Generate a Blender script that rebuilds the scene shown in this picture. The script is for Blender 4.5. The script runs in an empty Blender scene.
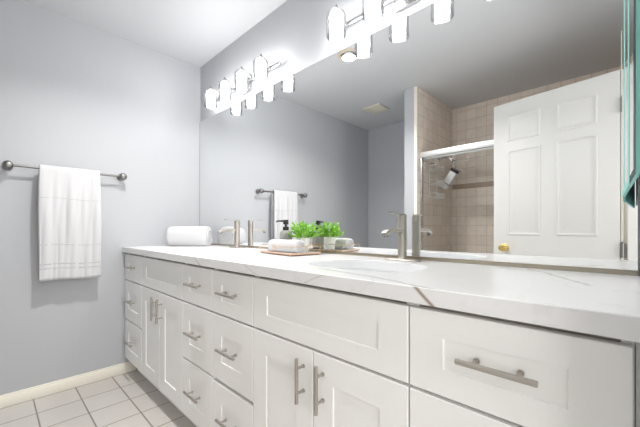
import bpy, bmesh, math, random
from math import pi, sin, cos, radians
from mathutils import Vector, Matrix

random.seed(7)
sc = bpy.context.scene
COL = sc.collection

# ------------------------------------------------------------------ camera
CAM_X, CAM_Y, CAM_Z, YAW = 2.614, -1.248, 1.043, 44.25
cd = bpy.data.cameras.new('camera')
cd.sensor_width = 36.0
cd.lens = 18.0
cd.shift_y = 15.6 / 640
cd.clip_start = 0.01
cam = bpy.data.objects.new('camera', cd)
COL.objects.link(cam)
cam.location = (CAM_X, CAM_Y, CAM_Z)
cam.rotation_euler = (radians(90), 0, radians(YAW))
sc.camera = cam

# ------------------------------------------------------------------ world, lights, exposure
w = bpy.data.worlds.new('world')
sc.world = w
w.use_nodes = True
w.node_tree.nodes['Background'].inputs[0].default_value = (1.0, 0.98, 0.96, 1)
w.node_tree.nodes['Background'].inputs[1].default_value = 0.4

LAMP_STRENGTH = 50.0


def area_light(name, loc, rot, size, size_y, power, color=(1, 1, 1)):
    l = bpy.data.lights.new(name, 'AREA')
    l.shape = 'RECTANGLE'
    l.size, l.size_y = size, size_y
    l.energy = power
    l.color = color
    o = bpy.data.objects.new(name, l)
    COL.objects.link(o)
    o.location = loc
    o.rotation_euler = rot
    return o


# added fill light in the unseen hall, facing the doorway the camera stands in
area_light('hall_fill', (4.0, -1.30, 1.45), (radians(90), 0, radians(90)), 1.5, 1.7, 37, (1.0, 0.985, 0.96))

sc.view_settings.view_transform = 'Standard'
sc.view_settings.look = 'None'
sc.view_settings.exposure = 0.42
sc.view_settings.gamma = 1.0
sc.view_settings.use_curve_mapping = False
try:
    sc.cycles.max_bounces = 14
    sc.cycles.diffuse_bounces = 7
    sc.cycles.glossy_bounces = 8
    sc.cycles.transmission_bounces = 8
    sc.cycles.transparent_max_bounces = 16
    sc.cycles.sample_clamp_indirect = 4.0
    sc.cycles.use_denoising = True
except Exception:
    pass

# ------------------------------------------------------------------ materials


class NT:
    """small helper for node trees"""

    def __init__(self, name):
        self.m = bpy.data.materials.new(name)
        self.m.use_nodes = True
        self.t = self.m.node_tree
        self.n = self.t.nodes
        self.l = self.t.links
        self.b = self.n['Principled BSDF']
        self.out = self.n['Material Output']

    def new(self, typ, **kw):
        n = self.n.new(typ)
        for k, v in kw.items():
            setattr(n, k, v)
        return n

    def put(self, sock, v):
        if hasattr(v, 'is_output'):
            self.l.new(v, sock)
        else:
            sock.default_value = v

    def math(self, op, a, b=0.0, c=0.0):
        n = self.new('ShaderNodeMath', operation=op)
        self.put(n.inputs[0], a)
        self.put(n.inputs[1], b)
        self.put(n.inputs[2], c)
        return n.outputs[0]

    def mix(self, f, a, b):
        n = self.new('ShaderNodeMix', data_type='RGBA')
        self.put(n.inputs['Factor'], f)
        self.put(n.inputs[6], a)
        self.put(n.inputs[7], b)
        return n.outputs[2]

    def obj_xyz(self):
        tc = self.new('ShaderNodeTexCoord')
        s = self.new('ShaderNodeSeparateXYZ')
        self.l.new(tc.outputs['Object'], s.inputs[0])
        return tc.outputs['Object'], s.outputs[0], s.outputs[1], s.outputs[2]

    def comb(self, x, y, z=0.0):
        c = self.new('ShaderNodeCombineXYZ')
        self.put(c.inputs[0], x)
        self.put(c.inputs[1], y)
        self.put(c.inputs[2], z)
        return c.outputs[0]

    def noise(self, vec, scale, detail=3.0, rough=0.5):
        n = self.new('ShaderNodeTexNoise')
        self.l.new(vec, n.inputs['Vector'])
        n.inputs['Scale'].default_value = scale
        n.inputs['Detail'].default_value = detail
        n.inputs['Roughness'].default_value = rough
        return n.outputs['Fac']

    def bump(self, h, strength=0.2, dist=0.01):
        b = self.new('ShaderNodeBump')
        b.inputs['Strength'].default_value = strength
        b.inputs['Distance'].default_value = dist
        self.l.new(h, b.inputs['Height'])
        self.l.new(b.outputs[0], self.b.inputs['Normal'])


def rgb(r, g, b):
    def f(c):
        c /= 255.0
        return c / 12.92 if c <= 0.04045 else ((c + 0.055) / 1.055) ** 2.4
    return (f(r), f(g), f(b), 1.0)


def mat(name, color, rough=0.5, metal=0.0, noise=0.0, nscale=6.0, bump=0.0, bscale=200.0, bdist=0.002, ior=1.5):
    N = NT(name)
    N.b.inputs['Base Color'].default_value = color
    N.b.inputs['Roughness'].default_value = rough
    N.b.inputs['Metallic'].default_value = metal
    N.b.inputs['IOR'].default_value = ior
    if noise or bump:
        v, x, y, z = N.obj_xyz()
    if noise:
        f = N.noise(v, nscale, 4.0)
        dark = tuple(c * (1 - noise) for c in color[:3]) + (1,)
        light = tuple(min(1, c * (1 + noise)) for c in color[:3]) + (1,)
        N.l.new(N.mix(f, dark, light), N.b.inputs['Base Color'])
    if bump:
        N.bump(N.noise(v, bscale, 2.0), bump, bdist)
    return N.m


def tile_mat(name, ax, size, off, c1, c2, grout, mortar, rough, cloud=0.12):
    """square tiles; ax = indices of the two object-space axes the grid runs along"""
    N = NT(name)
    v, *xyz = N.obj_xyz()
    a = N.math('ADD', xyz[ax[0]], off[0])
    b = N.math('ADD', xyz[ax[1]], off[1])
    br = N.new('ShaderNodeTexBrick')
    br.offset = 0.0
    br.squash = 1.0
    N.l.new(N.comb(a, b), br.inputs['Vector'])
    br.inputs['Color1'].default_value = c1
    br.inputs['Color2'].default_value = c2
    br.inputs['Mortar'].default_value = grout
    br.inputs['Scale'].default_value = 1.0
    br.inputs['Mortar Size'].default_value = mortar
    br.inputs['Mortar Smooth'].default_value = 0.2
    br.inputs['Bias'].default_value = 0.0
    br.inputs['Brick Width'].default_value = size
    br.inputs['Row Height'].default_value = size
    n = N.noise(v, 14.0, 5.0, 0.6)
    k = N.math('MULTIPLY_ADD', n, 2 * cloud, 1.0 - cloud)
    mul = N.new('ShaderNodeVectorMath', operation='SCALE')
    N.l.new(br.outputs['Color'], mul.inputs[0])
    N.l.new(k, mul.inputs['Scale'])
    N.l.new(mul.outputs[0], N.b.inputs['Base Color'])
    N.b.inputs['Roughness'].default_value = rough
    h = N.math('SUBTRACT', 1.0, br.outputs['Fac'])
    N.bump(h, 0.5, 0.002)
    return N.m


M = {}
M['wall'] = mat('wall paint lilac grey', rgb(182, 184, 188), 0.6, noise=0.012, nscale=3, bump=0.08, bscale=160)
M['ceiling'] = mat('ceiling paint', rgb(204, 206, 209), 0.7, bump=0.08, bscale=120)
M['trim'] = mat('white trim paint', rgb(240, 239, 236), 0.4)
M['base'] = mat('cream baseboard paint', rgb(240, 236, 224), 0.4)
M['door'] = mat('door paint', rgb(224, 223, 220), 0.38)
M['cab'] = mat('cabinet white lacquer', rgb(241, 241, 240), 0.45)
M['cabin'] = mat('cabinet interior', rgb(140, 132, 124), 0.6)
M['nickel'] = mat('brushed nickel', rgb(184, 178, 170), 0.38, 1.0, noise=0.05, nscale=40)
M['steel'] = mat('dark brushed steel', rgb(140, 138, 136), 0.42, 1.0)
M['chrome'] = mat('polished chrome', rgb(225, 226, 228), 0.1, 1.0)
M['fixchrome'] = mat('satin chrome', rgb(200, 200, 202), 0.22, 1.0)
M['rail'] = mat('bright satin aluminium', rgb(235, 235, 234), 0.38, 1.0)
M['brass'] = mat('polished brass', rgb(232, 206, 132), 0.18, 1.0)
M['traywood'] = mat('pale rose wood', rgb(206, 172, 148), 0.4, noise=0.1, nscale=40)
M['gold'] = mat('rose gold wire', rgb(224, 186, 140), 0.25, 1.0)
M['mirror'] = mat('mirror silver', (0.94, 0.95, 0.95, 1), 0.0, 1.0)
M['channel'] = mat('mirror channel', rgb(176, 168, 152), 0.3, 1.0)
M['towel'] = mat('white terry towel', rgb(206, 206, 208), 0.95, bump=0.6, bscale=420, bdist=0.003)
M['towelband'] = mat('towel woven band', rgb(188, 188, 191), 0.8, bump=0.15, bscale=500)
M['porcelain'] = mat('white porcelain', rgb(240, 241, 243), 0.12)
M['pot'] = mat('matte white ceramic', rgb(236, 234, 230), 0.5)
M['stone'] = mat('grey stoneware', rgb(150, 150, 148), 0.6, noise=0.15, nscale=60)
M['black'] = mat('black plastic', rgb(34, 34, 36), 0.35)
M['soil'] = mat('dark potting soil', rgb(60, 48, 38), 0.95, noise=0.3, nscale=200)
M['stem'] = mat('green stem', rgb(96, 150, 60), 0.6)
M['vent'] = mat('vent plastic', rgb(226, 220, 204), 0.5)
M['ventdark'] = mat('vent inside', rgb(90, 86, 80), 0.8)
M['canring'] = mat('tan light trim ring', rgb(205, 190, 165), 0.4)
M['bulb'] = mat('recessed lamp face', rgb(215, 214, 210), 0.3)
M['dark'] = mat('dark recess', rgb(40, 38, 36), 0.8)
M['hall'] = mat('hall wall paint', rgb(206, 204, 200), 0.7)
M['teal'] = mat('teal glass edge', rgb(150, 215, 206), 0.08)
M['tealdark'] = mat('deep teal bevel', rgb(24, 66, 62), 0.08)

for k_ in ('teal', 'tealdark'):
    b_ = M[k_].node_tree.nodes['Principled BSDF']
    b_.inputs['Specular IOR Level'].default_value = 0.08
    b_.inputs['Roughness'].default_value = 0.4

# leaves with a little colour variation
N = NT('glossy leaf')
v, x, y, z = N.obj_xyz()
f = N.noise(v, 60.0, 2.0)
N.l.new(N.mix(f, rgb(82, 160, 36), rgb(186, 232, 96)), N.b.inputs['Base Color'])
N.b.inputs['Roughness'].default_value = 0.4
N.b.inputs['Subsurface Weight'].default_value = 0.0
M['leaf'] = N.m

# clear lamp glass: thin glass as a mix of transparent and glossy by facing angle
N = NT('clear lamp glass')
lw = N.new('ShaderNodeLayerWeight')
lw.inputs[0].default_value = 0.35
tr = N.new('ShaderNodeBsdfTransparent')
N.l.new(N.mix(lw.outputs['Facing'], (0.97, 0.975, 0.98, 1), (0.76, 0.78, 0.80, 1)), tr.inputs[0])
gl = N.new('ShaderNodeBsdfGlossy')
gl.inputs['Roughness'].default_value = 0.04
mx = N.new('ShaderNodeMixShader')
N.l.new(N.math('MULTIPLY_ADD', lw.outputs['Fresnel'], 0.7, 0.05), mx.inputs[0])
N.l.new(tr.outputs[0], mx.inputs[1])
N.l.new(gl.outputs[0], mx.inputs[2])
tl = N.new('ShaderNodeBsdfTranslucent')
tl.inputs[0].default_value = (0.95, 0.95, 0.96, 1)
mx2 = N.new('ShaderNodeMixShader')
mx2.inputs[0].default_value = 0.006
N.l.new(mx.outputs[0], mx2.inputs[1])
N.l.new(tl.outputs[0], mx2.inputs[2])
N.l.new(mx2.outputs[0], N.out.inputs[0])
M['glass'] = N.m

# clear shower glass, faintly grey
N = NT('shower glass')
lw = N.new('ShaderNodeLayerWeight')
lw.inputs[0].default_value = 0.25
tr = N.new('ShaderNodeBsdfTransparent')
tr.inputs[0].default_value = (0.975, 0.98, 0.978, 1)
gl = N.new('ShaderNodeBsdfGlossy')
gl.inputs['Roughness'].default_value = 0.02
mx = N.new('ShaderNodeMixShader')
N.l.new(N.math('MULTIPLY_ADD', lw.outputs['Fresnel'], 0.35, 0.005), mx.inputs[0])
N.l.new(tr.outputs[0], mx.inputs[1])
N.l.new(gl.outputs[0], mx.inputs[2])
N.l.new(mx.outputs[0], N.out.inputs[0])
M['showerglass'] = N.m

# lit frosted diffuser
N = NT('lit frosted diffuser')
N.b.inputs['Base Color'].default_value = (0.9, 0.9, 0.9, 1)
N.b.inputs['Emission Color'].default_value = (1.0, 0.975, 0.95, 1)
N.b.inputs['Emission Strength'].default_value = LAMP_STRENGTH
M['lit'] = N.m

M['floor'] = tile_mat('floor tile', (0, 1), 0.207, (0.005 + 2.07, 0.655 + 2.07),
                      rgb(204, 200, 195), rgb(197, 192, 187), rgb(138, 129, 120), 0.004, 0.35, 0.06)
M['showerx'] = tile_mat('shower tile back', (0, 2), 0.108, (0.02, 0.0),
                        rgb(240, 228, 216), rgb(231, 218, 205), rgb(205, 193, 181), 0.0025, 0.22, 0.14)
M['showery'] = tile_mat('shower tile side', (1, 2), 0.108, (3.24 - 0.06, 0.0),
                        rgb(240, 228, 216), rgb(231, 218, 205), rgb(205, 193, 181), 0.0025, 0.22, 0.14)
M['liner'] = mat('brown liner tile', rgb(176, 158, 142), 0.25, noise=0.12, nscale=30)

# white quartz with grey and brown veins
N = NT('white veined quartz')
v, x, y, z = N.obj_xyz()
n1 = N.noise(v, 3.2, 4.0, 0.55)
n2 = N.noise(v, 17.0, 4.0, 0.6)
cloud = N.noise(v, 1.7, 5.0, 0.6)
# soft large-scale wisps
wisp = N.math('ABSOLUTE', N.math('SUBTRACT', n1, 0.5))
wisp = N.math('SUBTRACT', 1.0, N.math('MINIMUM', N.math('DIVIDE', wisp, 0.012), 1.0))
wisp = N.math('MULTIPLY', wisp, N.math('MULTIPLY', cloud, 0.22))
col = N.mix(wisp, rgb(232, 232, 233), rgb(160, 155, 150))
wob = N.math('MULTIPLY_ADD', n2, 0.05, -0.025)
wob2 = N.math('MULTIPLY_ADD', n1, 0.16, -0.08)


def vein(col, a, by, bz, y0, y1, width, color, strength, wobble=1.0):
    """one vein: x = a + by*y + bz*(z) + wobble, masked between y0 and y1"""
    d = N.math('SUBTRACT', x, a)
    d = N.math('SUBTRACT', d, N.math('MULTIPLY', y, by))
    d = N.math('SUBTRACT', d, N.math('MULTIPLY', N.math('SUBTRACT', z, 0.0), bz))
    d = N.math('ADD', d, N.math('MULTIPLY', N.math('ADD', wob, wob2), wobble))
    d = N.math('ABSOLUTE', d)
    f = N.math('SUBTRACT', 1.0, N.math('MINIMUM', N.math('DIVIDE', d, width), 1.0))
    mk = N.math('MULTIPLY', N.math('GREATER_THAN', y, y0), N.math('LESS_THAN', y, y1))
    f = N.math('MULTIPLY', N.math('MULTIPLY', f, mk), strength)
    return N.mix(f, col, color)


BR = rgb(140, 112, 88)
GR = rgb(150, 146, 142)
col = vein(col, 3.307, 0.0, -1.14, -0.70, -0.5865, 0.010, BR, 0.95, 0.2)
col = vein(col, 2.81, 0.0, -1.82, -0.70, -0.582, 0.009, BR, 0.6, 0.2)
col = vein(col, 2.356, -0.667, 0.0, -0.30, -0.04, 0.012, GR, 0.5, 0.9)
col = vein(col, 4.3, 0.0, -3.0, -0.70, -0.582, 0.010, BR, 0.3, 0.5)
col = vein(col, -0.2, 0.0, 2.4, -0.70, -0.582, 0.012, BR, 0.25, 0.5)
# the vein that runs beside the right basin to the front edge: y as a function of x
d = N.math('SUBTRACT', y, N.math('MULTIPLY_ADD', N.math('POWER', N.math('MAXIMUM', N.math('SUBTRACT', x, 1.86), 0.0), 2.0), -0.42, -0.505))
d = N.math('ABSOLUTE', N.math('ADD', d, N.math('MULTIPLY', wob, 0.5)))
f = N.math('SUBTRACT', 1.0, N.math('MINIMUM', N.math('DIVIDE', d, 0.010), 1.0))
mk = N.math('MULTIPLY', N.math('GREATER_THAN', x, 1.88), N.math('GREATER_THAN', y, -0.5865))
col = N.mix(N.math('MULTIPLY', N.math('MULTIPLY', f, mk), 0.6), col, GR)
N.l.new(col, N.b.inputs['Base Color'])
N.b.inputs['Roughness'].default_value = 0.22
M['quartz'] = N.m

# ------------------------------------------------------------------ mesh helpers


class MB:
    def __init__(self):
        self.bm = bmesh.new()

    def box(self, x0, x1, y0, y1, z0, z1, bevel=0.0, seg=2):
        t = bmesh.new()
        r = bmesh.ops.create_cube(t, size=1.0)
        for v in r['verts']:
            v.co = Vector(((x0 + x1) / 2 + v.co.x * (x1 - x0), (y0 + y1) / 2 + v.co.y * (y1 - y0), (z0 + z1) / 2 + v.co.z * (z1 - z0)))
        if bevel:
            bmesh.ops.bevel(t, geom=list(t.edges), offset=bevel, segments=seg, affect='EDGES', profile=0.5)
        self.merge(t)
        return self

    def merge(self, t, matrix=None):
        if matrix is not None:
            bmesh.ops.transform(t, matrix=matrix, verts=list(t.verts))
        me = bpy.data.meshes.new('tmp')
        t.to_mesh(me)
        t.free()
        self.bm.from_mesh(me)
        bpy.data.meshes.remove(me)

    def rings(self, rings, close_start=True, close_end=True, loop=True):
        """list of rings (each a list of Vectors, equal length) bridged into a skin"""
        bm = self.bm
        vr = [[bm.verts.new(p) for p in r] for r in rings]
        n = len(vr[0])
        for a, b in zip(vr, vr[1:]):
            for i in range(n if loop else n - 1):
                j = (i + 1) % n
                bm.faces.new((a[i], a[j], b[j], b[i]))
        if close_start:
            bm.faces.new(list(reversed(vr[0])))
        if close_end:
            bm.faces.new(vr[-1])
        return self

    def lathe(self, prof, c=(0, 0, 0), n=32, close_start=True, close_end=True, axis='z'):
        R = []
        for r, h in prof:
            ring = []
            for i in range(n):
                a = 2 * pi * i / n
                p = Vector((r * cos(a), r * sin(a), h))
                if axis == 'y':
                    p = Vector((p.x, -h, p.y))
                elif axis == 'x':
                    p = Vector((h, p.x, p.y))
                ring.append(p + Vector(c))
            R.append(ring)
        return self.rings(R, close_start, close_end)

    def tube(self, pts, r, n=10, cap=True):
        pts = [Vector(p) for p in pts]
        R = []
        up = Vector((0, 0, 1))
        prev = None
        for i, p in enumerate(pts):
            if i == 0:
                t = pts[1] - p
            elif i == len(pts) - 1:
                t = p - pts[-2]
            else:
                t = (pts[i + 1] - p).normalized() + (p - pts[i - 1]).normalized()
            t.normalize()
            if prev is None:
                a = up if abs(t.dot(up)) < 0.95 else Vector((1, 0, 0))
                u = t.cross(a).normalized()
            else:
                u = (prev - t * prev.dot(t)).normalized()
            prev = u
            w_ = t.cross(u)
            rr = r[i] if isinstance(r, (list, tuple)) else r
            R.append([p + (u * cos(2 * pi * k / n) + w_ * sin(2 * pi * k / n)) * rr for k in range(n)])
        return self.rings(R, cap, cap)

    def build(self, name, material, parent=None, loc=None, angle=35, solid=True):
        bm = self.bm
        bmesh.ops.remove_doubles(bm, verts=list(bm.verts), dist=1e-6)
        bmesh.ops.recalc_face_normals(bm, faces=list(bm.faces))
        me = bpy.data.meshes.new(name)
        bm.to_mesh(me)
        bm.free()
        me.shade_smooth()
        me.set_sharp_from_angle(angle=radians(angle))
        me.materials.append(material)
        o = bpy.data.objects.new(name, me)
        COL.objects.link(o)
        if parent:
            o.parent = parent
        if loc:
            o.location = loc
        return o


def thing(name, label, cat, loc=(0, 0, 0), rz=0.0, group=None):
    o = bpy.data.objects.new(name, None)
    o.empty_display_size = 0.05
    COL.objects.link(o)
    o.location = loc
    o.rotation_euler = (0, 0, rz)
    return tag(o, label, cat, group)


def tag(o, label, cat, group=None):
    o['label'] = label
    o['category'] = cat
    if group:
        o['group'] = group
    return o


def struct(o):
    o['kind'] = 'structure'
    return o


def copy_tree(o, parent=None, kids=None):
    """a thing with copies of its parts and sub-parts (mesh data shared)"""
    c = o.copy()
    COL.objects.link(c)
    c.parent = parent
    for ch in list(o.children):
        copy_tree(ch, c)
    return c


# ------------------------------------------------------------------ the room
H = 2.427
XL = -0.03         # left wall
XR = 2.632          # right wall
YS = -2.495          # back wall of the shower
YB = -2.45          # back wall
SX0, SX1, SY = 0.99, 1.125, -1.64    # stub wall beside the shower
DY0, DY1 = -1.475, -0.66             # doorway in the right wall

struct(MB().box(XL - 0.1, 4.4, YS - 0.1, 0.1, -0.1, 0).build('floor', M['floor']))
m = MB()
# ceiling with a square hole for the recessed can and the fan
struct(m.box(XL - 0.1, 4.4, YS - 0.1, 0.1, H, H + 0.1).build('ceiling', M['ceiling']))
struct(MB().box(XL - 0.1, XL, YB, 0.0, 0, H).build('wall_left', M['wall']))
struct(MB().box(XL - 0.1, XR + 0.12, 0, 0.1, 0, H).build('wall_front', M['wall']))
struct(MB().box(XL - 0.1, SX0, YB - 0.1, YB, 0, H).build('wall_back', M['wall']))
m = MB()
m.box(SX0, SX1 - 0.03, YS, SY, 0, H)
struct(m.build('wall_stub', M['wall']))
m = MB()
m.box(XR, XR + 0.12, DY1, 0.0, 0, H)
m.box(XR, XR + 0.12, YS, DY0, 0, H)
m.box(XR, XR + 0.12, DY0, DY1, 2.06, H)
struct(m.build('wall_right', M['wall']))
# tiled shower walls
struct(MB().box(SX0, XR + 0.12, YS - 0.1, YS, 0, H).build('wall_shower_back', M['showerx']))
struct(MB().box(SX1 - 0.03, SX1, YS, SY - 0.004, 0, H).build('wall_shower_side', M['showery']))
struct(MB().box(XR - 0.012, XR, YS, SY, 0, H).build('wall_shower_end', M['showery']))
m = MB()
m.box(SX1 - 0.03, SX1, SY - 0.004, SY + 0.004, 0, H, 0.003)
struct(m.build('trim_1', M['base']))
m = MB()
m.box(SX1, XR - 0.012, YS, YS + 0.006, 1.50, 1.555, 0.002)
struct(m.build('trim_2', M['liner']))
# baseboards
m = MB()
for (y0, y1) in ((YB, -0.50),):
    m.box(XL, XL + 0.012, y0, y1, 0, 0.058, 0.001)
    m.box(XL, XL + 0.008, y0, y1, 0.056, 0.072, 0.003)
struct(m.build('baseboard_left', M['base']))
m = MB()
m.box(XL + 0.012, SX0, YB, YB + 0.012, 0, 0.058, 0.001)
m.box(XL + 0.012, SX0, YB, YB + 0.008, 0.056, 0.072, 0.003)
struct(m.build('baseboard_back', M['base']))
# door jamb on the hinge side and the doorway lining
m = MB()
m.box(XR - 0.036, XR + 0.13, DY0 - 0.012, DY0 + 0.004, 0, 2.06, 0.002)
struct(m.build('trim_3', M['trim']))
m = MB()
m.box(XR - 0.066, XR - 0.052, DY0 - 0.022, DY0 - 0.010, 0, 2.27, 0.002)
m.box(XR - 0.066, XR, DY0 - 0.034, DY0 - 0.022, 0, 2.27, 0.002)
struct(m.build('trim_4', M['base']))
# hall outside the doorway
struct(MB().box(4.3, 4.4, YB, 0.0, 0, H).build('wall_hall', M['hall']))
# shower curb
struct(MB().box(SX1, XR - 0.012, SY - 0.125, SY - 0.005, 0, 0.12, 0.006).build('trim_5', M['showerx']))

# ------------------------------------------------------------------ wall mirror
mir = thing('wall_mirror', 'large frameless mirror above the long countertop', 'mirror', (XL + 0.003, -0.001, 0.926))
MW, MH = 2.653, 1.955 - 0.926
MB().box(0, MW, -0.006, 0, 0, MH).build('mirror_glass', M['mirror'], mir)
m = MB()
m.box(0, MW, -0.010, 0.0, -0.0112, -0.001, 0.001)
m.box(0, MW, -0.010, -0.0068, -0.003, 0.003, 0.0005)
m.build('bottom_channel', M['channel'], mir)
MB().box(-0.0028, -0.0002, -0.007, 0.0, 0, MH).build('edge_strip', M['steel'], mir)

# ------------------------------------------------------------------ countertop and basins
CT_D, CT_Z, CT_T = 0.588, 0.9144, 0.038
SINKS = ((0.672, -0.31), (1.927, -0.31))
SA, SB = 0.215, 0.155


def sup(cx, cy, a, b, z, n=56, e=2.6):
    out = []
    for i in range(n):
        t = 2 * pi * i / n
        c_, s_ = cos(t), sin(t)
        out.append(Vector((cx + a * math.copysign(abs(c_) ** (2 / e), c_), cy + b * math.copysign(abs(s_) ** (2 / e), s_), z)))
    return out


bm = bmesh.new()
edges = []


def add_loop(pts):
    vs = [bm.verts.new(p) for p in pts]
    for i in range(len(vs)):
        edges.append(bm.edges.new((vs[i], vs[(i + 1) % len(vs)])))


x0, x1, y0, y1 = XL + 0.001, XR - 0.001, -CT_D, -0.001
add_loop([Vector((x0, y0, CT_Z)), Vector((x1, y0, CT_Z)), Vector((x1, y1, CT_Z)), Vector((x0, y1, CT_Z))])
for cx, cy in SINKS:
    add_loop(sup(cx, cy, SA, SB, CT_Z))
bmesh.ops.triangle_fill(bm, use_beauty=True, use_dissolve=False, edges=edges)
fs = list(bm.faces)
r = bmesh.ops.extrude_face_region(bm, geom=fs)
vs = [g for g in r['geom'] if isinstance(g, bmesh.types.BMVert)]
bmesh.ops.translate(bm, vec=(0, 0, -CT_T), verts=vs)
m = MB()
m.bm.free()
m.bm = bm
ct = m.build('countertop', M['quartz'], angle=30)
bv = ct.modifiers.new('edge', 'BEVEL')
bv.width = 0.0022
bv.segments = 2
bv.limit_method = 'ANGLE'
bv.angle_limit = radians(60)
tag(ct, 'long white quartz countertop with grey and brown veins on the vanity', 'countertop')


def sink(label, cx, cy):
    t = thing('bathroom_sink', label, 'sink', (cx, cy, CT_Z - CT_T), 0.0, 'basins set in the countertop')
    m = MB()
    prof = [(0.003, -0.001), (0.003, -0.012), (-0.004, -0.05), (-0.018, -0.09), (-0.05, -0.125), (-0.09, -0.14), (-0.135, -0.146)]
    inner = [sup(0, 0, SA + d, max(SB + d, 0.02), h) for d, h in prof]
    outer = [sup(0, 0, SA + d + 0.012, max(SB + d + 0.012, 0.03), h - (0.012 if i else 0)) for i, (d, h) in enumerate(prof)]
    m.rings(list(reversed(outer)) + inner, True, True)
    m.build('basin', M['porcelain'], t, angle=85)
    MB().lathe([(0.022, -0.146), (0.022, -0.1435), (0.018, -0.1425), (0.006, -0.1445)], n=24).build('drain', M['nickel'], t)


sink('left white basin set under the countertop near the towel roll', *SINKS[0])
sink('right white basin set under the countertop near the camera', *SINKS[1])

# ------------------------------------------------------------------ vanity cabinets
FACE, DT = -0.553, 0.020            # face frame plane, door thickness


def shaker(name, x0, x1, z0, z1, stile, rail, parent, yoff=0.0, tilt=0.0):
    """a shaker front: a raised frame around a flat recessed panel; local y=0 is the visible plane"""
    m = MB()
    w_, h_ = x1 - x0, z1 - z0
    b, rec = 0.0014, 0.0036
    def rect(ix, iz, y):
        return [Vector((ix, y, iz)), Vector((w_ - ix, y, iz)), Vector((w_ - ix, y, h_ - iz)), Vector((ix, y, h_ - iz))]
    m.rings([rect(0, 0, DT), rect(0, 0, b), rect(b, b, 0), rect(stile, rail, 0), rect(stile + 0.0012, rail + 0.0012, rec)], True, True)
    o = m.build(name, M['cab'], parent, (x0, FACE - DT - 0.0005 + yoff, z0), angle=20)
    return o


def pull(parent, lx, lz, vertical=False):
    """bar pull with two posts, on a front's visible plane (local y=0)"""
    m = MB()
    L, S, R, st = 0.138, 0.038, 0.0058, 0.030
    d = Vector((0, 0, 1)) if vertical else Vector((1, 0, 0))
    c = Vector((lx, -st, lz))
    m.tube([c - d * L / 2, c - d * (L / 2 - 0.001), c + d * (L / 2 - 0.001), c + d * L / 2], [R * .85, R, R, R * .85], 14)
    for s in (-1, 1):
        p = Vector((lx, 0, lz)) + d * S * s
        m.tube([p + Vector((0, 0.0, 0)), p + Vector((0, -st, 0))], 0.0045, 10)
        m.tube([p + Vector((0, 0.0, 0)), p + Vector((0, -0.004, 0))], 0.0062, 10)
    return m.build('handle', M['nickel'], parent)


Z_TOP, Z1B, Z2T, Z2B, Z3T, Z3B = 0.864, 0.684, 0.676, 0.401, 0.393, 0.116


def cabinet(kind, label, x0, x1, layout, left_gap=0.002, right_gap=0.002, sag=0.0):
    t = thing(kind, label, 'cabinet', ((x0 + x1) / 2, FACE / 2, 0), 0.0, 'vanity drawer cabinets' if layout == 'drawers' else 'vanity sink cabinets')
    ox, oy = (x0 + x1) / 2, FACE / 2
    m = MB()
    e = 0.0005
    a, b = x0 + e, x1 - e
    m.box(a, a + 0.016, FACE, -0.004, 0.10, 0.872)
    m.box(b - 0.016, b, FACE, -0.004, 0.10, 0.872)
    m.box(a, b, FACE, -0.004, 0.10, 0.114)
    m.box(a, b, -0.012, -0.004, 0.10, 0.872)
    m.build('carcass', M['cab'], t)
    rails = []
    for z0_, z1_ in ((0.855, 0.872), (0.665, 0.695), (0.10, 0.125)):
        rails.append((a + 0.016, b - 0.016, z0_, z1_))
    if layout == 'drawers':
        if not sag:
            rails.append((a + 0.016, b - 0.016, 0.383, 0.411))
    else:
        rails.append(((a + b) / 2 - 0.02, (a + b) / 2 + 0.02, 0.125, 0.665))
    for q in rails:
        MB().box(q[0], q[1], FACE, FACE + 0.016, q[2], q[3]).build('frame_rail', M['cabin'], t)
    m = MB()
    m.box(a, b, -0.494, -0.478, 0.0, 0.10)
    m.build('toe_kick', M['cab'], t)
    fx0, fx1 = x0 + left_gap, x1 - right_gap
    W = fx1 - fx0
    if layout == 'drawers':
        for (z0_, z1_, rl) in ((Z1B, Z_TOP, 0.056), (Z2B, Z2T, 0.080), (Z3B, Z3T - sag, 0.080)):
            d = shaker('drawer_front', fx0, fx1, z0_, z1_, 0.078, rl, t)
            pull(d, W / 2, (z1_ - z0_) / 2 + 0.006)
    else:
        shaker('false_drawer_front', fx0, fx1, Z1B, Z_TOP, 0.082, 0.056, t)
        mid = (fx0 + fx1) / 2
        for s, (p0, p1) in ((-1, (fx0, mid - 0.0015)), (1, (mid + 0.0015, fx1))):
            d = shaker('door', p0, p1, Z3B, Z2T, 0.078, 0.080, t)
            w_ = p1 - p0
            pull(d, (w_ - 0.040) if s < 0 else 0.040, 0.582 - Z3B, True)
    for ch in t.children:
        ch.location.x -= ox
        ch.location.y -= oy
    return t


cabinet('drawer_cabinet', 'narrow white three drawer cabinet against the left wall', -0.012, 0.352, 'drawers')
cabinet('sink_cabinet', 'white two door cabinet below the left basin', 0.352, 0.985, 'doors')
cabinet('drawer_cabinet', 'narrow white drawer cabinet just right of the left sink cabinet', 0.985, 1.298, 'drawers')
cabC = cabinet('drawer_cabinet', 'narrow white drawer cabinet adjoining the right sink cabinet, below the tray', 1.298, 1.612, 'drawers', sag=0.007)
cabinet('sink_cabinet', 'white two door cabinet below the right basin, nearest doors', 1.612, 2.244, 'doors')
cabinet('drawer_cabinet', 'white drawer cabinet at the right end of the vanity', 2.244, 2.618, 'drawers')
fil = MB().box(2.6185, XR - 0.001, FACE + 0.004, FACE + 0.02, 0.0, 0.872).build('filler_strip', M['cab'])
tag(fil, 'thin white filler strip between last drawer cabinet and right wall', 'filler')

# ------------------------------------------------------------------ faucets


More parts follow.
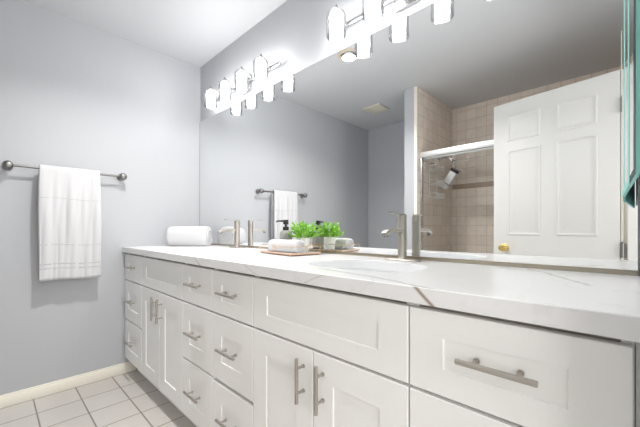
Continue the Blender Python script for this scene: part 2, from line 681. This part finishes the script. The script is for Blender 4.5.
def faucet(label, cx, cy):
    t = thing('faucet', label, 'faucet', (cx, cy, CT_Z), 0.0, 'brushed nickel faucets on the countertop')
    m = MB()
    # deck plate
    R = []
    for (s, h) in ((1.0, 0.0), (1.0, 0.004), (0.96, 0.0055)):
        R.append(sup(0, 0, 0.077 * s, 0.026 * s, h, 40, 4.5))
    m.rings(R).build('deck_plate', M['nickel'], t, angle=30)
    m = MB()
    m.lathe([(0.0205, 0.0056), (0.0205, 0.009), (0.0185, 0.011), (0.0185, 0.160), (0.0180, 0.161), (0.0180, 0.163), (0.0185, 0.164), (0.0185, 0.185), (0.0175, 0.187)], n=36)
    m.build('body', M['nickel'], t, angle=30)
    # flat curved spout with rounded edge, reaching towards the room
    R = []
    for (yy, zc, hw, hh) in ((-0.010, 0.122, 0.013, 0.0085), (-0.05, 0.123, 0.013, 0.0082), (-0.09, 0.123, 0.013, 0.0082), (-0.112, 0.1205, 0.013, 0.0090), (-0.124, 0.116, 0.013, 0.0098), (-0.133, 0.111, 0.0128, 0.0085), (-0.137, 0.108, 0.012, 0.006)):
        R.append([Vector((p.x, yy, p.z)) for p in [Vector((q.x, 0, zc + q.y)) for q in sup(0, 0, hw, hh, 0, 20, 3.5)]])
    m = MB()
    m.rings(R).build('spout', M['nickel'], t, angle=40)
    m = MB()
    m.lathe([(0.009, 0.0), (0.009, 0.006), (0.007, 0.006)], n=16)
    sp = [o for o in t.children if o.name.startswith('spout')][0]
    m.build('aerator', M['steel'], sp, (0, -0.119, 0.099))
    # thin flat lever on top
    m = MB()
    R = []
    for (yy, hw) in ((0.014, 0.010), (0.0, 0.013), (-0.04, 0.0085), (-0.088, 0.0075), (-0.092, 0.006)):
        z_ = 0.190 + max(0, -yy) * 0.03
        R.append([Vector((-hw, yy, z_ - 0.0018)), Vector((hw, yy, z_ - 0.0018)), Vector((hw, yy, z_ + 0.0018)), Vector((-hw, yy, z_ + 0.0018))])
    m.rings(R).build('lever', M['nickel'], t, angle=30)
    return t


faucet('slim brushed nickel faucet at the left basin beside the rolled towel', 0.655, -0.062)
faucet('brushed nickel faucet at the right basin, nearest the camera', 1.936, -0.066)

# ------------------------------------------------------------------ vanity lights


def lamp_light(label, xs):
    cx = sum(xs) / 4
    t = thing('vanity_light', label, 'light', (cx, 0, 2.045), 0.0, 'four lamp vanity lights above the mirror')
    MB().box(-0.06, 0.06, -0.022, -0.0008, -0.055, 0.06, 0.004).build('back_plate', M['fixchrome'], t)
    MB().box(xs[0] - cx - 0.075, xs[3] - cx + 0.085, -0.040, -0.024, -0.012, 0.012, 0.003).build('crossbar', M['fixchrome'], t)
    for xx in xs:
        lx = xx - cx
        m = MB()
        pts = [(lx, -0.036, 0.004)]
        for k in range(9):
            a = radians(90 * k / 8)
            pts.append((lx, -0.052 - 0.062 * (1 - cos(a)) , 0.004 + 0.038 * sin(a)))
        m.tube(pts, 0.0042, 8)
        m.build('arm', M['steel'], t)
        m = MB()
        m.lathe([(0.012, 0.022), (0.016, 0.026), (0.016, 0.036), (0.008, 0.042), (0.005, 0.052), (0.003, 0.056)], (lx, -0.114, 0), 16)
        m.build('finial', M['steel'], t)
        m = MB()
        # clear outer glass: shouldered, open below
        m.lathe([(0.014, 0.030), (0.030, 0.024), (0.044, 0.008), (0.046, 0.002), (0.047, -0.094), (0.0445, -0.094), (0.0435, 0.000), (0.030, 0.020)], (lx, -0.114, 0), 36, False, False)
        s = m.build('glass_shade', M['glass'], t, angle=25)
        m = MB()
        m.lathe([(0.012, 0.018), (0.026, 0.014), (0.0295, 0.004), (0.030, -0.072), (0.027, -0.078)], (lx, -0.114, 0), 28)
        m.build('frosted_diffuser', M['lit'], s)
    return t


lamp_light('left four lamp chrome vanity light, nearest the left wall', [0.379, 0.585, 0.797, 1.010])
lamp_light('right four lamp chrome vanity light above the right basin', [1.617, 1.824, 2.032, 2.240])

# ------------------------------------------------------------------ towel bar and hanging towel
BZ, BX = 1.415, 0.065
t = thing('towel_bar', 'brushed steel towel bar on the left wall', 'towel bar', (XL, -0.89, BZ))
MB().tube([(BX, -0.292, 0), (BX, 0.292, 0)], 0.0075, 14).build('rail', M['steel'], t)
for s in (-1, 1):
    m = MB()
    m.lathe([(0.019, 0.0), (0.024, 0.003), (0.024, 0.010), (0.013, 0.020), (0.0115, 0.045), (0.013, 0.050), (0.0225, 0.053), (0.025, 0.060), (0.0242, 0.068), (0.0215, 0.076), (0.016, 0.0815), (0.009, 0.0845), (0.003, 0.0855)], (0, 0.292 * s, 0), 28, axis='x')
    m.build('bracket', M['steel'], t)

# towel: a sheet over the rail, long front fall, shorter back fall
tw = thing('hand_towel', 'white towel hanging folded over the towel bar on left wall', 'towel', (XL + BX, -0.893, BZ))
m = MB()
NU, hw = 48, 0.153
top_r = 0.0135
prof = []                     # (x, z, s) s = distance down the fall
BACK, FRONT = 0.56, 0.69
for k in range(28):
    prof.append((-top_r, -BACK + BACK * k / 28, (BACK - BACK * k / 28)))
for k in range(9):
    a = pi - pi * k / 8
    prof.append((top_r * cos(a), top_r * sin(a), 0.0))
for k in range(1, 36):
    prof.append((top_r, -FRONT * k / 35, FRONT * k / 35))
rows = []
for (px, pz, s) in prof:
    row = []
    for i in range(NU + 1):
        u = i / NU * 2 - 1
        amp = min(1.0, s / 0.25)
        flare = 1.0 + 0.02 * amp
        yy = u * hw * flare
        wv = 0.0055 * sin(u * 7.5 + 0.8 + s * 2.0) + 0.0035 * sin(u * 15 + 2.0 - s * 3.5) + 0.002 * sin(u * 27 + s * 9)
        dep = abs(wv + 0.006) * amp
        xx = px + (dep if px > 0 else -dep * 0.35)
        zz = pz - (0.004 * sin(u * 3) * amp if px > 0 else 0)
        row.append(Vector((xx, yy, zz)))
    rows.append(row)
m.rings(rows, False, False, False)
o = m.build('towel_cloth', M['towel'], tw, angle=80)
so = o.modifiers.new('thick', 'SOLIDIFY')
so.thickness = 0.009
so.offset = 1.0
# woven bands near the hem of the front fall
for (s0, s1) in ((0.585, 0.592), (0.612, 0.619), (0.180, 0.184), (0.468, 0.473)):
    m = MB()
    rr = []
    for s in (s0, (s0 + s1) / 2, s1):
        row = []
        for i in range(NU + 1):
            u = i / NU * 2 - 1
            wv = 0.0055 * sin(u * 7.5 + 0.8 + s * 2.0) + 0.0035 * sin(u * 15 + 2.0 - s * 3.5) + 0.002 * sin(u * 27 + s * 9)
            dep = abs(wv + 0.006) * min(1.0, s / 0.25)
            row.append(Vector((top_r + dep + 0.0098, u * hw * 1.02, -s - 0.004 * sin(u * 3))))
        rr.append(row)
    m.rings(rr, False, False, False)
    bo = m.build('woven_band', M['towelband'], tw, angle=80)
    so = bo.modifiers.new('thick', 'SOLIDIFY')
    so.thickness = 0.0012

# ------------------------------------------------------------------ rolled towels


def rolled(name, label, loc, rz, L, R, turns, group=None, squash=0.95):
    """a towel rolled up: soft barrel with a spiral at each end and the loose flap along it"""
    t = thing(name, label, 'towel', loc, rz, group)
    m = MB()
    n = 40
    Rr = []
    for (s, f) in ((-1.0, 0.80), (-0.985, 0.90), (-0.95, 0.97), (-0.85, 1.0), (-0.4, 1.01), (0, 1.0), (0.4, 1.01), (0.85, 1.0), (0.95, 0.97), (0.985, 0.90), (1.0, 0.80)):
        ring = []
        for i in range(n):
            a = 2 * pi * i / n
            bump_ = 1 + 0.015 * sin(3 * a + s * 2) + 0.01 * sin(5 * a - s * 3)
            ca, sa = cos(a), sin(a)
            zz = R * squash * f * bump_ * math.copysign(abs(sa) ** 0.8, sa)
            yy = R * f * bump_ * math.copysign(abs(ca) ** 0.8, ca)
            zz = max(zz, -R * squash * 0.90)
            ring.append(Vector((s * L / 2, yy, zz + R * squash * 0.90)))
        Rr.append(ring)
    m.rings(Rr).build('roll', M['towel'], t, angle=60)
    for s in (-1, 1):
        m = MB()
        pts = []
        for k in range(int(turns * 18)):
            a = k / 18 * 2 * pi
            r_ = R * (0.10 + 0.66 * k / (turns * 18))
            pts.append((s * (L / 2 + 0.001), r_ * cos(a), r_ * sin(a) * squash + R * squash * 0.90))
        m.tube(pts, R * 0.075, 6)
        m.build('spiral_edge', M['towel'], t)
    return t


rolled('rolled_towel', 'large white rolled towel on the counter in the left corner', (0.193, -0.188, CT_Z + 0.0006), radians(45), 0.295, 0.083, 3)

# ------------------------------------------------------------------ tray with pump, plant and small towel
TX, TY, TR = 1.334, -0.165, radians(-6)
TZ = CT_Z + 0.0005
t = thing('vanity_tray', 'rose gold wire rimmed tray on the countertop between basins', 'tray', (TX, TY, TZ), TR)
TA, TB = 0.150, 0.090
m = MB()
m.box(-TA, TA, -TB, TB, 0.004, 0.0125, 0.0015)
m.build('tray_base', M['traywood'], t)
MB().box(-TA + 0.006, TA - 0.006, -TB + 0.006, TB - 0.006, 0.0126, 0.0136).build('mirrored_bottom', M['mirror'], t)
m = MB()
pts = sup(0, 0, TA, TB, 0.043, 48, 14)
m.tube(pts + [pts[0]], 0.0014, 8, False)
m.build('rim_wire', M['gold'], t)
for (px, py) in ((-TA, -TB), (TA, -TB), (TA, TB), (-TA, TB), (0, -TB), (0, TB), (-TA, 0), (TA, 0)):
    f_ = 0.985
    m = MB()
    m.tube([(px * f_, py * f_, 0.0120), (px * f_, py * f_, 0.0435)], 0.0014, 8)
    m.build('post', M['gold'], t)
for (px, py) in ((-1, -1), (1, -1), (1, 1), (-1, 1)):
    MB().lathe([(0.005, 0.0), (0.006, 0.002), (0.005, 0.0042)], (px * (TA - 0.012), py * (TB - 0.012), 0), 14).build('foot', M['gold'], t)
TT = TZ + 0.0138


def on_tray(lx, ly):
    c_, s_ = cos(TR), sin(TR)
    return (TX + lx * c_ - ly * s_, TY + lx * s_ + ly * c_, TT)


# soap pump
t = thing('soap_dispenser', 'grey stoneware soap pump with black top on the tray', 'soap dispenser', (1.268, -0.132, TT), radians(0))
m = MB()
m.lathe([(0.031, 0.0), (0.034, 0.004), (0.0345, 0.085), (0.033, 0.095), (0.027, 0.103), (0.018, 0.106), (0.014, 0.108)], n=32)
m.build('bottle', M['stone'], t, angle=40)
m = MB()
m.lathe([(0.0165, 0.1082), (0.0165, 0.126), (0.013, 0.128), (0.007, 0.129), (0.007, 0.139), (0.0145, 0.140), (0.0145, 0.163), (0.0125, 0.165)], n=24)
m.tube([(0, -0.008, 0.157), (-0.004, -0.03, 0.158), (-0.008, -0.052, 0.157), (-0.009, -0.058, 0.152)], [0.0055, 0.005, 0.0042, 0.004], 10)
m.build('pump_head', M['black'], t, angle=35)

# plant
t = thing('potted_plant', 'small leafy green plant in white ceramic pot on the tray', 'plant', (1.385, -0.108, TT))
m = MB()
m.lathe([(0.025, 0.0), (0.028, 0.003), (0.034, 0.066), (0.034, 0.070), (0.031, 0.070), (0.030, 0.058)], n=32)
m.build('pot', M['pot'], t, angle=40)
MB().lathe([(0.0298, 0.0585), (0.0298, 0.061), (0.012, 0.063)], n=24).build('soil', M['soil'], t)
rnd = random.Random(4)
st, lf = MB(), MB()


def leaf(mb, base, d, L, W, roll):
    d = d.normalized()
    side = d.cross(Vector((0, 0, 1)))
    if side.length < 1e-3:
        side = Vector((1, 0, 0))
    side.normalize()
    up = side.cross(d)
    side, up = side * cos(roll) + up * sin(roll), up * cos(roll) - side * sin(roll)
    ns = 6
    A, C_, B_ = [], [], []
    for k in range(ns + 1):
        s = k / ns
        wd = W * (sin(pi * min(1, 0.08 + s * 0.92)) ** 0.75) * (1 - 0.25 * s)
        if k == ns:
            wd = 0.0003
        c = base + d * L * s - up * (0.22 * L * s * s)
        C_.append(c - up * 0.0012)
        A.append(c + side * wd / 2 + up * wd * 0.16)
        B_.append(c - side * wd / 2 + up * wd * 0.16)
    for k in range(ns):
        for (p, q) in ((A, C_), (C_, B_)):
            vv = [mb.bm.verts.new(x_) for x_ in (p[k], p[k + 1], q[k + 1], q[k])]
            mb.bm.faces.new(vv)


for i in range(26):
    az = i * 2.399 + rnd.uniform(-.3, .3)
    lean = 0.25 + 0.85 * (i / 26) + rnd.uniform(-.1, .1)
    L = rnd.uniform(0.062, 0.095) * (1.0 - 0.12 * lean)
    d = Vector((sin(lean) * cos(az), sin(lean) * sin(az), cos(lean)))
    b0 = Vector((0.012 * cos(az), 0.012 * sin(az), 0.060))
    pts = [b0 + d * L * s + Vector((0, 0, -0.18 * L * s * s * lean)) for s in (0, .35, .7, 1)]
    st.tube(pts, [0.0013, 0.0011, 0.0009, 0.0006], 5)
    for k in range(9):
        s = 0.35 + 0.65 * k / 8
        p = pts[0].lerp(pts[3], s)
        da = az + (1 if k % 2 else -1) * rnd.uniform(0.6, 1.3)
        ld = Vector((cos(da), sin(da), rnd.uniform(0.1, 0.9))) + d * 0.6
        leaf(lf, p, ld, rnd.uniform(0.020, 0.031), rnd.uniform(0.011, 0.016), rnd.uniform(-.5, .5))
    leaf(lf, pts[3], d + Vector((0, 0, 0.2)), 0.028, 0.013, rnd.uniform(-.5, .5))
st.build('stems', M['stem'], t)
bm = lf.bm
me = bpy.data.meshes.new('foliage')
bm.to_mesh(me)
bm.free()
me.shade_smooth()
me.materials.append(M['leaf'])
o = bpy.data.objects.new('foliage', me)
COL.objects.link(o)
o.parent = t

rolled('rolled_washcloth', 'small white rolled washcloth at the front of the tray', (1.362, -0.210, TT), radians(7), 0.20, 0.034, 2.5)

# ------------------------------------------------------------------ medicine cabinet on the right wall
t = thing('medicine_cabinet', 'mirrored medicine cabinet with teal glass edges at right edge', 'cabinet', (XR, -0.32, 1.137))
MB().box(-0.006, -0.0006, -0.25, 0.25, 0.0, 0.80, 0.001).build('cabinet_frame', M['steel'], t)
h0, h1 = Vector((-0.0085, -0.25)), Vector((-0.0315, 0.24))
dd = h1 - h0
ang = math.atan2(dd.y, dd.x) - pi / 2
for k in range(3):
    Ld = dd.length / 3 - 0.002
    p = h0 + dd * (k / 3)
    door = MB().box(-0.005, 0, 0, Ld, -0.01, 0.81).build('mirror_door', M['teal'], t, (p.x, p.y, 0))
    door.rotation_euler = (0, 0, ang)
    bw = 0.036

    def rr_(i, x_):
        j = i / 3
        return [Vector((x_, i, -0.01 + j)), Vector((x_, Ld - i, -0.01 + j)), Vector((x_, Ld - i, 0.81 - j)), Vector((x_, i, 0.81 - j))]

    m = MB()
    m.rings([rr_(0.0002, -0.0051), rr_(bw, -0.0058)], False, False)
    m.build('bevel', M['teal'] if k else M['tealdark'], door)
    m = MB()
    m.rings([rr_(bw, -0.0059), rr_(bw + 0.001, -0.0061)], True, True)
    m.build('mirror_face', M['mirror'], door)

# ------------------------------------------------------------------ interior door standing open behind the camera
HP, LP = Vector((2.562, -1.48)), Vector((1.812, -1.608))
dv = LP - HP
DW = dv.length
dt = thing('door_1', 'open white six panel door seen in the mirror', 'door', (HP.x, HP.y, 0.012), math.atan2(dv.y, dv.x))
# local x runs from hinge to latch; local -y faces the mirror side (rotation about 190 degrees)
m = MB()
DHT, TH = 2.02, 0.035
m.box(0, DW, 0.0, TH, 0, DHT, 0.002)
slab = m.build('door_leaf', M['door'], dt)


def six_panels(parent, yface, sgn):
    """raised panel mouldings on one face"""
    st_ = 0.105
    midw = 0.095
    pw = (DW - 2 * st_ - midw) / 2
    rows_ = ((0.20, 0.80), (0.985, 1.645), (1.715, 1.91))
    for (z0_, z1_) in rows_:
        for k in range(2):
            x0_ = st_ + k * (pw + midw)
            m_ = MB()
            def rc(i, y):
                return [Vector((x0_ + i, yface + sgn * y, z0_ + i)), Vector((x0_ + pw - i, yface + sgn * y, z0_ + i)),
                        Vector((x0_ + pw - i, yface + sgn * y, z1_ - i)), Vector((x0_ + i, yface + sgn * y, z1_ - i))]
            m_.rings([rc(0, 0.0002), rc(0.003, 0.006), rc(0.012, 0.007), rc(0.018, 0.0006), rc(0.030, 0.0006), rc(0.044, 0.0055)], False, True)
            m_.build('panel', M['door'], parent, angle=20)


# which side faces the mirror: local +y after rotation
rot = math.atan2(dv.y, dv.x)
ny = cos(rot)            # world y of local +y
if ny < 0:
    # local -y faces the room's mirror side
    six_panels(dt, 0.0, -1)
    face, sg = 0.0, -1
else:
    six_panels(dt, TH, 1)
    face, sg = TH, 1
for (f_, s_) in ((0.0, -1), (TH, 1)):
    m = MB()
    prof = [(0.030, 0.0), (0.031, 0.004), (0.024, 0.008), (0.011, 0.012), (0.010, 0.028), (0.020, 0.034), (0.0275, 0.040), (0.027, 0.047), (0.018, 0.052), (0.006, 0.054)]
    R = []
    for r_, h_ in prof:
        R.append([Vector((DW - 0.085 + r_ * cos(2 * pi * i / 28), f_ + s_ * (h_ + 0.0002), 0.885 + r_ * sin(2 * pi * i / 28))) for i in range(28)])
    m.rings(R).build('knob', M['brass'], dt, angle=30)
for z_ in (0.20, 0.90, 1.80):
    m = MB()
    m.lathe([(0.0075, -0.045), (0.0075, 0.045)], (-0.012, face + sg * 0.006, z_), 14)
    m.lathe([(0.005, 0.045), (0.0085, 0.047), (0.005, 0.052)], (-0.012, face + sg * 0.006, z_), 14)
    m.box(-0.030, 0.0, face + sg * 0.004 - 0.0012, face + sg * 0.004 + 0.0012, z_ - 0.045, z_ + 0.045)
    m.build('hinge', M['steel'], dt)

# ------------------------------------------------------------------ shower: sliding glass door, caddy, sprayer
RY = -1.71
t = thing('shower_door', 'sliding glass shower door with bright metal top rail', 'shower door', (SX1, RY, 0.12))
SW = XR - 0.012 - SX1
m = MB()
m.box(0.001, SW - 0.001, -0.022, 0.022, 1.62, 1.672, 0.003)
m.box(0.001, SW - 0.001, -0.024, -0.018, 1.605, 1.625, 0.001)
m.build('top_rail', M['rail'], t)
m = MB()
m.box(0.001, SW - 0.001, -0.025, 0.025, 0.001, 0.022, 0.003)
m.build('bottom_track', M['chrome'], t)
for a in (0.001, SW - 0.021):
    MB().box(a, a + 0.020, -0.018, 0.018, 0.022, 1.62, 0.002).build('side_jamb', M['fixchrome'], t)
for (a, b, y_) in ((0.024, SW * 0.53, 0.012), (SW * 0.47, SW - 0.024, -0.012)):
    MB().box(a, b, y_ - 0.003, y_ + 0.003, 0.024, 1.618).build('glass_panel', M['showerglass'], t)

# shower arm and hand sprayer
t = thing('hand_shower', 'shower arm with white and chrome hand sprayer beside wire caddy', 'hand shower', (SX1, -2.13, 1.76))
m = MB()
m.lathe([(0.028, 0.0005), (0.028, 0.005), (0.012, 0.010)], (0, 0, 0.03), 20, axis='x')
m.tube([(0.004, 0, 0.03), (0.05, 0, 0.045), (0.10, 0, 0.035), (0.145, 0.0, 0.0)], 0.011, 12)
m.build('shower_arm', M['chrome'], t)
m = MB()
m.tube([(0.145, 0, 0.0), (0.156, 0.0, -0.012)], [0.016, 0.020], 14)
m.build('swivel', M['black'], t)
# the sprayer hangs below, tilted
Rm = Matrix.Translation((0.120, 0.0, -0.185)) @ Matrix.Rotation(radians(35), 4, 'Y') @ Matrix.Scale(1.25, 4)


def tilted(mb):
    bmesh.ops.transform(mb.bm, matrix=Rm, verts=list(mb.bm.verts))
    return mb


tilted(MB().box(-0.030, 0.030, -0.022, 0.022, -0.095, 0.060, 0.008)).build('sprayer_body', M['porcelain'], t)
tilted(MB().box(-0.0305, 0.0305, -0.0225, 0.0225, -0.052, -0.046, 0.001)).build('sprayer_seam', M['dark'], t)
tilted(MB().box(-0.032, 0.032, -0.024, 0.024, 0.060, 0.082, 0.004)).build('sprayer_collar', M['black'], t)
m = MB()
m.box(-0.020, 0.050, -0.012, 0.012, 0.083, 0.098, 0.004)
tilted(m).build('sprayer_bracket', M['steel'], t)
m = MB()
m.tube([(0.150, 0, -0.008), (0.165, -0.004, -0.04), (0.178, -0.010, -0.075), (0.182, -0.014, -0.088)], 0.007, 10)
m.build('sprayer_hose', M['chrome'], t)

t = thing('shower_caddy', 'chrome wire shower caddy hanging on the tiled shower wall', 'caddy', (SX1, -1.985, 1.36))
wr = 0.0046
m = MB()
for y_ in (-0.085, 0.085):
    m.tube([(0.006, y_, 0.0), (0.006, y_, 0.36)], wr, 8)
m.tube([(0.006, -0.085, 0.36), (0.006, -0.03, 0.385), (0.006, 0.03, 0.385), (0.006, 0.085, 0.36)], wr, 8)
m.build('frame', M['rail'], t)
for z_ in (0.005, 0.14, 0.29):
    m = MB()
    for zz in (z_, z_ + 0.045):
        m.tube([(0.006, -0.085, zz), (0.085, -0.085, zz), (0.085, 0.085, zz), (0.006, 0.085, zz)], wr, 8)
    for k in range(7):
        y_ = -0.085 + 0.17 * k / 6
        m.tube([(0.006, y_, z_), (0.085, y_, z_), (0.085, y_, z_ + 0.045)], wr * 0.7, 6)
    m.build('basket', M['rail'], t)

# ------------------------------------------------------------------ ceiling vent and recessed light
t = thing('ceiling_vent', 'square ceiling exhaust vent with slats, seen in mirror', 'vent', (0.515, -1.845, H))
m = MB()
a, b = 0.112, 0.080
for (x0_, x1_, y0_, y1_) in ((-a, a, -a, -b), (-a, a, b, a), (-a, -b, -b, b), (b, a, -b, b)):
    m.box(x0_, x1_, y0_, y1_, -0.014, -0.0005, 0.002)
m.build('frame', M['vent'], t)
MB().box(-b, b, -b, b, -0.004, -0.0008).build('dark_opening', M['ventdark'], t)
m = MB()
for k in range(8):
    y_ = -b + 0.01 + k * (2 * b - 0.02) / 7
    m.box(-b, b, y_ - 0.006, y_ + 0.006, -0.012, -0.0045, 0.001)
m.build('slats', M['vent'], t)

t = thing('recessed_light', 'round recessed ceiling light with tan trim ring, in mirror', 'light', (1.005, -0.745, H))
m = MB()
m.lathe([(0.088, -0.0005), (0.088, -0.006), (0.082, -0.009), (0.066, -0.006), (0.066, -0.0005)], n=40, close_start=False, close_end=False)
m.build('trim_ring', M['canring'], t)
MB().lathe([(0.0655, -0.0008), (0.060, -0.002), (0.0585, -0.004)], n=36).build('reflector', M['chrome'], t)
MB().lathe([(0.038, -0.0041), (0.036, -0.014), (0.020, -0.020), (0.004, -0.022)], n=28).build('bulb', M['bulb'], t)
# its lamp
l = bpy.data.lights.new('recessed_lamp', 'AREA')
l.shape = 'DISK'
l.size = 0.10
l.energy = 14.5
l.spread = radians(138)
l.color = (1.0, 0.98, 0.955)
lo = bpy.data.objects.new('recessed_lamp', l)
COL.objects.link(lo)
lo.parent = t
lo.location = (0, 0, -0.024)
